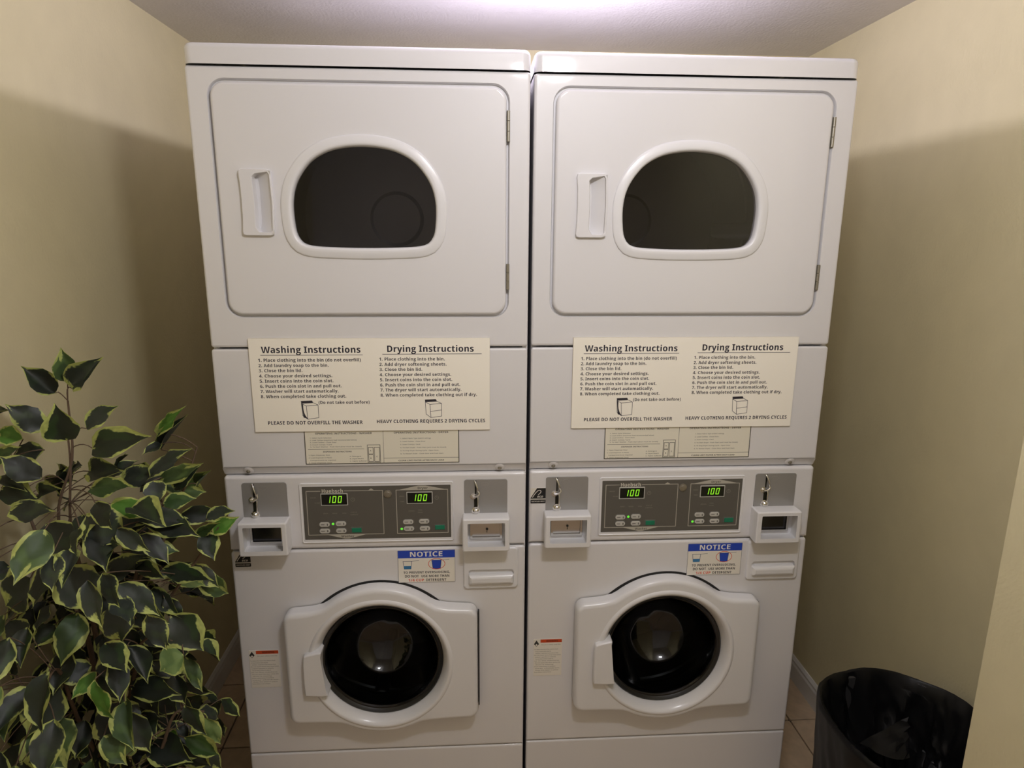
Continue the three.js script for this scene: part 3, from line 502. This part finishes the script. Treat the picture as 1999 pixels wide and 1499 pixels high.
makeMachine('white stacked coin laundry machine next to the leafy plant, its left coin opening dark', [0, 0, 0], 0, { lockSide: 1, operating: [0.1855, 1.1025, 0.5335, 1.2540], notice: [0.385, 0.8025, 0.5205, 0.8855], warning: [0.0195, 0.5310, 0.0905, 0.6325], eco: [0.0080, 0.8535, 0.0435, 0.8905] });
makeMachine('white stacked coin laundry machine next to the black bin, black sticker beside its coin plate', BESIDE, 0.002, { lockSide: 0, operating: [0.1735, 1.1025, 0.5220, 1.2540], notice: [0.391, 0.7985, 0.5265, 0.8825], warning: [0.0150, 0.5315, 0.0865, 0.6345], eco: [0.0025, 0.9955, 0.0380, 1.0340] });

function instructionSign(label, x0, x1, y0, y1, place, turn) {
  const s = thing('instruction_sign', label, 'sign', place, turn, 'washing and drying instruction signs');
  s.scale.y = TALL; s.position.y = SINK;
  mesh('board', plate(rrect(x0, y0, x1, y1, 0.001, 2), [[0, 0.0003], [0, 0.0036], [0.0004, 0.004]]), M.signEdge, s);
  mesh('printed_face', sheet(x0 + 0.0006, y0 + 0.0006, x1 - 0.0006, y1 - 0.0006, 0.0042, 0.0002), M.sign, s);
}
instructionSign('cream Washing Instructions and Drying Instructions sign on the machine beside the plant', 0.080, 0.604, 1.181, 1.391, [0, 0, 0], 0);
instructionSign('cream Washing Instructions and Drying Instructions sign on the machine beside the bin', 0.0935, 0.614, 1.179, 1.390, BESIDE, 0.002);
const LEAVES = [
  [-.188, 1.347, .2, -.185, 1.406, .212, .04, 2], [-.213, 1.325, .2, -.244, 1.377, .227, .042, 0],
  [-.182, 1.334, .2, -.12, 1.391, .218, .045, 1], [-.238, 1.254, .2, -.279, 1.306, .23, .047, 1],
  [-.182, 1.245, .24, -.176, 1.312, .271, .059, 0], [-.167, 1.256, .2, -.112, 1.299, .203, .042, 1],
  [-.285, 1.236, .2, -.332, 1.252, .201, .038, 3], [-.149, 1.223, .22, -.038, 1.259, .262, .058, 0],
  [-.275, 1.201, .16, -.334, 1.197, .173, .043, 1], [-.236, 1.171, .24, -.29, 1.216, .252, .048, 0],
  [-.075, 1.216, .12, -.017, 1.283, .17, .026, 3], [-.082, 1.179, .1, -.022, 1.254, .124, .019, 1],
  [-.07, 1.198, .12, -.085, 1.195, .162, .022, 0], [-.081, 1.141, .16, -.007, 1.212, .184, .041, 1],
  [-.053, 1.138, .18, .034, 1.184, .212, .033, 2], [-.047, 1.109, .14, .005, 1.157, .148, .034, 0],
  [-.203, 1.152, .15, -.128, 1.166, .182, .05, 1], [-.175, 1.135, .2, -.084, 1.159, .243, .045, 2],
  [-.148, 1.127, .14, -.073, 1.159, .166, .046, 1], [-.055, 1.149, .2, -.035, 1.12, .237, .04, 1],
  [-.118, 1.119, .24, -.029, 1.115, .274, .038, 3], [-.042, 1.101, .2, .016, 1.117, .203, .034, 2],
  [-.148, 1.109, .27, -.07, 1.079, .308, .068, 1], [-.006, 1.107, .12, .028, 1.148, .15, .021, 2],
  [.028, 1.058, .18, .084, 1.083, .195, .035, 1], [.047, 1.037, .2, .094, 1.07, .202, .034, 3],
  [.031, 1.037, .2, .062, 1.008, .243, .042, 0], [-.325, 1.146, .22, -.258, 1.139, .244, .051, 0],
  [-.304, 1.108, .24, -.21, 1.125, .276, .044, 1], [-.214, 1.099, .28, -.164, 1.048, .324, .077, 0],
  [-.273, 1.124, .2, -.219, 1.153, .236, .035, 0], [-.067, 1.081, .22, .037, 1.074, .266, .051, 0],
  [-.13, 1.051, .2, -.062, 1.079, .22, .034, 0], [.008, 1.026, .19, .066, 1.07, .23, .022, 2],
  [-.343, 1.188, .2, -.288, 1.228, .222, .039, 2], [-.327, 1.166, .2, -.267, 1.156, .247, .035, 1],
  [-.346, 1.27, .18, -.297, 1.306, .224, .024, 1], [-.199, 1.014, .29, -.141, .938, .295, .078, 1],
  [-.265, .986, .27, -.318, .934, .277, .089, 1], [-.139, .965, .25, -.057, 1.023, .261, .049, 1],
  [-.058, .962, .2, .048, .967, .248, .041, 0], [-.107, .927, .27, -.021, .901, .292, .056, 1],
  [-.104, .945, .3, -.085, .881, .331, .058, 1], [-.034, .883, .24, .025, .816, .255, .068, 0],
  [-.003, .814, .27, -.039, .8, .295, .064, 3], [-.042, .752, .24, -.018, .699, .259, .039, 0],
  [-.025, .776, .22, .008, .711, .238, .029, 2], [-.115, .859, .3, -.09, .804, .329, .071, 1],
  [-.135, .81, .3, -.093, .766, .329, .058, 0], [-.159, .817, .3, -.201, .823, .345, .046, 1],
  [-.14, .818, .32, -.166, .792, .354, .03, 3], [-.207, .809, .33, -.238, .739, .376, .085, 1],
  [-.244, .731, .35, -.179, .676, .393, .096, 2], [-.106, .749, .27, -.013, .767, .32, .047, 0],
  [-.142, .733, .3, -.094, .672, .334, .083, 0], [-.089, .589, .22, -.054, .579, .228, .04, 3],
  [-.102, .588, .24, -.015, .586, .283, .063, 0], [-.087, .915, .2, -.018, .889, .248, .035, 1],
  [-.116, .667, .25, -.066, .66, .295, .045, 0], [-.191, .641, .3, -.203, .643, .328, .033, 2],
  [-.112, .627, .28, -.126, .635, .316, .037, 3], [-.294, .916, .3, -.266, .881, .311, .043, 1],
  [-.311, .74, .3, -.298, .717, .342, .05, 0], [-.227, .895, .28, -.247, .869, .309, .039, 0],
  [-.13, .546, .25, -.02, .572, .264, .047, 1],
];

// ---------------------------------------------------------------- rubbish bin with its black liner
{
  const CX = 1.549, CZ = 0.222, HX = 0.178, HZ = 0.185, TOP = 0.545;
  const unit = smoothClosed(rrect(-1, -1, 1, 1, 0.84, 8), 120);
  const t = thing('rubbish_bin', 'black plastic rubbish bin on the tiled floor, almost hidden by its liner bag', 'bin', [CX, 0, CZ]);
  const ring = (list) => {
    const pos = [], uv = [], idx = [], n = unit.length;
    list.forEach(([s, y]) => unit.forEach((p, i) => { pos.push(p[0] * HX * s, y, p[1] * HZ * s); uv.push(i / n, y); }));
    for (let k = 0; k + 1 < list.length; k++) for (let i = 0; i < n; i++) { const a = k * n + i, b = k * n + (i + 1) % n; idx.push(a, a + n, b + n, a, b + n, b); }
    return finish(pos, uv, idx, 0.6);
  };
  mesh('bin_body', ring([[0.0, 0.001], [0.78, 0.001], [0.80, 0.006], [0.975, TOP - 0.03], [1.0, TOP - 0.03], [1.0, TOP - 0.008], [0.985, TOP - 0.004], [0.96, TOP - 0.01], [0.955, TOP - 0.04], [0.77, 0.012], [0.0, 0.012]]), M.bin, t);
  const b = thing('liner_bag', 'glossy black plastic liner bag draped over the rim of the bin', 'bag', [CX, 0, CZ]);
  const prof = [];                                                       // [scale, height, wrinkle]
  for (let k = 0; k <= 14; k++) { const v = k / 14; prof.push([0.945 + 0.075 * v, TOP - 0.24 + 0.235 * v, 0.012 * (1 - 0.55 * v)]); }
  prof.push([1.022, TOP + 0.003, 0.004], [1.0, TOP + 0.009, 0.003], [0.97, TOP + 0.006, 0.004]);
  for (let k = 1; k <= 16; k++) { const v = k / 16; prof.push([0.955 - 0.20 * v, TOP - 0.21 * v, 0.010 + 0.03 * v]); }
  for (let k = 1; k <= 6; k++) { const v = k / 6; prof.push([0.755 * (1 - v), TOP - 0.21 - 0.015 * v, 0.03]); }
  const pos = [], uv = [], idx = [], n = unit.length;
  prof.forEach(([s, y, w], k) => unit.forEach((p, i) => {
    const a = Math.atan2(p[1], p[0]), x = p[0] * HX, z = p[1] * HZ;
    const f = (q) => 1 - 2 * Math.abs(q);
    const c = Math.cos(a), sn = Math.sin(a);
    const r1 = f(noise.noise(c * 3.1 + 5, sn * 3.1, y * 4.5 + k * 0.02)), r2 = f(noise.noise(c * 7 + 1, sn * 7 + 9, y * 11)), r3 = noise.noise(c * 14, sn * 14 + 2, y * 24 + 4);
    const inner = k > 17, sag = inner ? 1 : 0;
    let d = w * (0.75 * (r1 - 0.4) + 0.35 * (r2 - 0.4) + 0.16 * r3); if (!inner) d = Math.abs(d) * 0.8;
    const m = Math.hypot(x, z) || 1;
    const lump = sag * 0.15 * Math.max(0, 0.75 - 1.6 * Math.abs(noise.noise(x * s * 9 + 3.3, z * s * 9 + 1.7, 2.2)) - 0.3) * Math.min(1, (TOP - y) / 0.2);
    const rim = (k >= 13 && k <= 19) ? 0.006 * noise.noise(c * 2.5 + 9, sn * 2.5, 1.3) - 0.012 * Math.exp(-Math.pow((a + 0.75) / 0.4, 2)) : 0;
    pos.push(x * s + (inner ? -1 : 1) * d * x / m, y + lump + rim + (k === 0 ? 0.02 * noise.noise(c * 4, sn * 4, 0.5) : 0), z * s + (inner ? -1 : 1) * d * z / m); uv.push(i / n, k / prof.length);
  }));
  for (let k = 0; k + 1 < prof.length; k++) for (let i = 0; i < n; i++) { const a = k * n + i, c = k * n + (i + 1) % n; idx.push(a, a + n, c + n, a, c + n, c); }
  const fold = [], fu = [], fi = [], K = 8, A = [0.035, 0.425, -0.035], B = [-0.062, 0.435, -0.075], T = [0.088, 0.46, -0.125];
  for (let i = 0; i <= K; i++) for (let j = 0; j <= K - i; j++) {
    const u = i / K, v = j / K, w = 1 - u - v, n = 0.012 * noise.noise(u * 4 + 2, v * 4, 3.7);
    fold.push(T[0] * u + A[0] * v + B[0] * w + n * 0.4, T[1] * u + A[1] * v + B[1] * w + n, T[2] * u + A[2] * v + B[2] * w + 0.025 * (1 - u) * Math.sin(Math.PI * v / Math.max(1e-3, 1 - u)) + n); fu.push(u, v);
  }
  const at = (i, j) => i * (K + 1) - i * (i - 1) / 2 + j;
  for (let i = 0; i < K; i++) for (let j = 0; j < K - i; j++) { fi.push(at(i, j), at(i, j + 1), at(i + 1, j)); if (j < K - i - 1) fi.push(at(i, j + 1), at(i + 1, j + 1), at(i + 1, j)); }
  const foldGeo = finish(fold, fu, fi, 0.5);
  mesh('bag_film', [finish(pos, uv, idx, 0.9), foldGeo], M.bag, b);
}

// ---------------------------------------------------------------- variegated fig plant
{
  const R = rng(5), base = [-0.19, 0.2];
  const t = thing('potted_fig', 'artificial weeping fig with dark green leaves edged in pale yellow, beside the machines', 'plant', [0, 0, 0]);
  mesh('pot', lathe([[0, 0.001], [0.095, 0.001], [0.102, 0.01], [0.13, 0.22], [0.138, 0.225], [0.138, 0.25], [0.128, 0.25], [0.122, 0.215], [0.0, 0.215]], base[0], 0, base[1], 48), M.pot, t);
  mesh('soil', lathe([[0.1225, 0.21], [0.08, 0.222], [0, 0.226]], base[0], 0, base[1], 32), M.soil, t);
  const branches = [
    [[-0.19, 0.2, 0.20, 0.009], [-0.2, 0.5, 0.21, 0.008], [-0.225, 0.85, 0.2, 0.005], [-0.243, 1.08, 0.2, 0.0032], [-0.2, 1.2, 0.2, 0.0026], [-0.193, 1.31, 0.2, 0.002]],
    [[-0.18, 0.2, 0.21, 0.009], [-0.18, 0.6, 0.22, 0.007], [-0.215, 0.95, 0.2, 0.004], [-0.222, 1.06, 0.2, 0.003], [-0.205, 1.19, 0.2, 0.0022], [-0.202, 1.26, 0.2, 0.0018]],
    [[-0.19, 0.7, 0.21, 0.005], [-0.14, 0.88, 0.2, 0.004], [-0.06, 1.02, 0.16, 0.003], [-0.02, 1.13, 0.13, 0.002], [0.0, 1.19, 0.12, 0.0015]],
    [[-0.18, 0.55, 0.21, 0.006], [-0.1, 0.82, 0.22, 0.004], [-0.01, 0.95, 0.21, 0.003], [0.04, 1.02, 0.2, 0.002], [0.06, 1.05, 0.2, 0.0015]],
    [[-0.2, 0.6, 0.21, 0.005], [-0.26, 0.9, 0.2, 0.004], [-0.3, 1.1, 0.2, 0.0025], [-0.31, 1.2, 0.2, 0.0016]],
    [[-0.18, 0.5, 0.22, 0.005], [-0.12, 0.75, 0.28, 0.004], [-0.06, 0.86, 0.28, 0.003], [0.0, 0.82, 0.25, 0.002]],
    [[-0.19, 0.4, 0.21, 0.005], [-0.2, 0.7, 0.3, 0.004], [-0.2, 0.84, 0.34, 0.003], [-0.22, 0.78, 0.37, 0.002]],
    [[-0.18, 0.38, 0.21, 0.005], [-0.08, 0.58, 0.25, 0.004], [-0.03, 0.68, 0.26, 0.003], [0.01, 0.66, 0.24, 0.002]],
    [[-0.19, 0.6, 0.2, 0.005], [-0.14, 0.95, 0.12, 0.004], [-0.1, 1.05, 0.08, 0.002]],
    [[-0.2, 0.4, 0.2, 0.005], [-0.28, 0.65, 0.26, 0.004], [-0.3, 0.8, 0.3, 0.002]],
  ];
  const samples = [];
  branches.forEach((b, k) => {
    const c = new THREE.CatmullRomCurve3(b.map(p => V(p[0], p[1], p[2]))), N = 24, rad = 6, pos = [], uv = [], idx = [], fr = c.computeFrenetFrames(N, false);
    for (let i = 0; i <= N; i++) {
      const u = i / N, p = c.getPoint(u), q = u * (b.length - 1), j = Math.min(b.length - 2, Math.floor(q)), r = b[j][3] + (b[j + 1][3] - b[j][3]) * (q - j);
      if (i > 5) samples.push(p);
      for (let s = 0; s < rad; s++) { const a = s / rad * 2 * Math.PI, d = fr.normals[i].clone().multiplyScalar(Math.cos(a)).add(fr.binormals[i].clone().multiplyScalar(Math.sin(a))); pos.push(p.x + d.x * r, p.y + d.y * r, p.z + d.z * r); uv.push(s / rad, u); }
      if (i < N) for (let s = 0; s < rad; s++) { const a = i * rad + s, e = i * rad + (s + 1) % rad; idx.push(a, e, e + rad, a, e + rad, a + rad); }
    }
    mesh(k < 2 ? 'stem' : 'branch', finish(pos, uv, idx, 1.5), M.bark, t);
  });
  // leaf blades: unit long along +y, unit wide, folded along the midrib and drooping at the tip
  const half = v => 0.5 * Math.pow(Math.max(0, Math.sin(Math.PI * Math.pow(v, 0.78))), 0.95) * (1 - 0.55 * THREE.MathUtils.smoothstep(v, 0.72, 0.95));
  function blade(fold, droop, wave, seed) {
    const NL = 9, NW = 4, pos = [], uv = [], idx = [], rr = rng(seed), ph = rr() * 6;
    for (let j = 0; j <= NL; j++) {
      const v = j / NL, w = half(v) + (j && j < NL ? 0.008 : 0.003);
      for (let i = 0; i <= NW; i++) {
        const s = i / NW * 2 - 1, e = 1 + 0.05 * Math.sin(v * 19 + s * 2 + ph);
        pos.push(s * w * e + 0.03 * Math.sin(v * 3 + ph) * v, v - droop * 0.25 * v * v, fold * Math.abs(s) * w - droop * v * v * 0.5 + wave * Math.sin(v * 8 + s * 3 + ph) * Math.abs(s) * w);
        uv.push(i / NW, v);
        if (i < NW && j < NL) { const a = j * (NW + 1) + i; idx.push(a, a + 1, a + NW + 2, a, a + NW + 2, a + NW + 1); }
      }
    }
    return finish(pos, uv, idx, 1.2);
  }
  const blades = [[0.25, 0.25, 0.12, 1], [0.45, 0.4, 0.15, 2], [0.15, 0.55, 0.2, 3], [0.6, 0.2, 0.1, 4], [0.1, 0.15, 0.18, 5]].map(a => blade(...a));
  // variegation: an irregular dark heart, paler greens and a ragged cream-yellow margin
  function leafPrint(seed, heart, mid, edge, m0) {
    const s = 128, q = rng(seed), o = q() * 50;
    return dataTexture(s, (u, v) => {
      const d = (0.5 - Math.abs(u - 0.5)) * 2 * (half(v) + 0.008) * 2;
      const e = Math.min(d, v * 3.2 + 0.06, (1 - v) * 1.1), rag = m0 - 0.01 + 0.42 * noise.noise(u * 2.4 + o, v * 2.8 + o, 1) + 0.07 * noise.noise(u * 16 + o, v * 16, 2);
      const k = THREE.MathUtils.smoothstep(e, rag - 0.02, rag + 0.05), p = THREE.MathUtils.smoothstep(noise.noise(u * 2.2 + o, v * 2.6 + 3, 5), 0.0, 0.3);
      const rib = Math.exp(-Math.pow((u - 0.5) / 0.018, 2)) * 0.35 + 0.12 * Math.exp(-Math.pow(((v * 9 + Math.abs(u - 0.5) * -7) % 1 + 1) % 1 / 0.12, 2));
      return [0, 1, 2].map(i => { const inner = heart[i] + (mid[i] - heart[i]) * p; return (edge[i] * (0.92 + 0.16 * noise.noise(u * 9, v * 9, o)) * (1 - k) + inner * k) * (1 - rib * 0.2) + rib * 0.05; });
    }, 1, true);
  }
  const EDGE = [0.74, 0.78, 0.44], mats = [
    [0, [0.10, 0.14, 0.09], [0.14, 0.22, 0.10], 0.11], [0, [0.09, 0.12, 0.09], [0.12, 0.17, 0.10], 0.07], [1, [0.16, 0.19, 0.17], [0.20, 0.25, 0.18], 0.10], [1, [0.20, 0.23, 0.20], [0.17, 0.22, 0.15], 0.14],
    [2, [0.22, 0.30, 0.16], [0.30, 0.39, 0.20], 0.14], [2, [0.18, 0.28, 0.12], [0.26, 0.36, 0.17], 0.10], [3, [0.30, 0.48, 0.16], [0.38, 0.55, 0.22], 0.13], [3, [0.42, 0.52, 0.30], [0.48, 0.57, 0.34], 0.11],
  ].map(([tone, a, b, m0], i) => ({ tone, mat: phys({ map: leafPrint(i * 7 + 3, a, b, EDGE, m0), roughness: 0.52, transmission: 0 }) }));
  const eye = V(0.3, 0.75, 1.0).normalize(), twigs = [];
  function leaf(b, tip, width, tone, flat) {
    const y = tip.clone().sub(b), L = y.length(); y.divideScalar(L);
    const nrm = eye.clone().multiplyScalar(1).add(V((R() - 0.5) * flat, (R() - 0.5) * flat + 0.1, (R() - 0.5) * flat)); nrm.addScaledVector(y, -nrm.dot(y)).normalize();
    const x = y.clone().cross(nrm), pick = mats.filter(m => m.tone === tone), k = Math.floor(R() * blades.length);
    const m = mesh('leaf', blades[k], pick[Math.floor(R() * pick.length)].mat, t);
    m.matrix.makeBasis(x.multiplyScalar(width * 1.0), y.multiplyScalar(L * 1.16), nrm.multiplyScalar(Math.max(L, width))); m.matrix.setPosition(b);
    m.matrix.decompose(m.position, m.quaternion, m.scale);
    let best = null, bd = 1e9; for (const p of samples) { const d = p.distanceTo(b) + (p.y > b.y ? 0.05 : 0); if (d < bd) { bd = d; best = p; } }
    if (bd > 0.008) { const mid = best.clone().lerp(b, 0.5).add(V((R() - 0.5) * 0.02, 0.01 + R() * 0.015, (R() - 0.5) * 0.02)); twigs.push(new THREE.TubeGeometry(new THREE.QuadraticBezierCurve3(best, mid, b), 5, 0.0011, 4)); }
  }
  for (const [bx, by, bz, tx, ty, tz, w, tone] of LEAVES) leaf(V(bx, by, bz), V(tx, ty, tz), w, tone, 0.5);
  let made = 0;
  for (let k = 0; k < 3000 && made < 232; k++) {
    const h = R(), y = 0.36 + 0.78 * Math.pow(h, 1.15), a = R() * 2 * Math.PI, rad = 0.04 + 0.2 * Math.sqrt(R()) * (1 - 0.45 * Math.max(0, (y - 0.85) / 0.3));
    const p = V(base[0] - 0.015 + rad * Math.cos(a) * 0.95, y, base[1] + 0.01 + rad * Math.sin(a) * 1.05);
    const out = V(Math.cos(a), 0, Math.sin(a)), d = out.multiplyScalar(0.5 + R() * 0.5).add(V((R() - 0.5) * 0.6, -0.25 - R() * 0.9 + (y > 0.95 ? 0.5 : 0), (R() - 0.5) * 0.6)).normalize();
    const L = 0.058 + 0.034 * R(), tip = p.clone().addScaledVector(d, L);
    if (Math.min(p.x, tip.x) < -0.355 || Math.max(p.x, tip.x) > 0.03 || (p.x > -0.04 && p.z < 0.09) || (tip.x > -0.03 && tip.z < 0.06)) continue;
    const q = R(); leaf(p, tip, L * (0.47 + 0.14 * R()), q < 0.5 ? 0 : q < 0.82 ? 1 : q < 0.94 ? 2 : 3, 1.3); made++;
  }
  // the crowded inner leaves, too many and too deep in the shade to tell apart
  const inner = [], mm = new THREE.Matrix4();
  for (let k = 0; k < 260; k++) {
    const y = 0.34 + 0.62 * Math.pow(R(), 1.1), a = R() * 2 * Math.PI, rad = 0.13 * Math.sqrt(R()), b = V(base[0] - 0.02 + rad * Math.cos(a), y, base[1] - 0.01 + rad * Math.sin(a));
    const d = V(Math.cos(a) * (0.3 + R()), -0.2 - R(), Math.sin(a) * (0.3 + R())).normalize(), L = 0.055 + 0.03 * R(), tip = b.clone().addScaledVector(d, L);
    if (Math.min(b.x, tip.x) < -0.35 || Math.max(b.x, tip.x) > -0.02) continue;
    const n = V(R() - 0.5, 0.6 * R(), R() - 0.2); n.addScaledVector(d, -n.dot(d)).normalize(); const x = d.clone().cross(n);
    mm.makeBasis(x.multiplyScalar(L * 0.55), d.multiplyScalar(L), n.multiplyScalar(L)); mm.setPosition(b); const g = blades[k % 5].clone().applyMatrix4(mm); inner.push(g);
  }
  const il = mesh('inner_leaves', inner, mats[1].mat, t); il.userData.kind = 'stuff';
  const tw = mesh('twigs', twigs, M.bark, t); tw.userData.kind = 'stuff';
}
renderer.render(scene, camera);
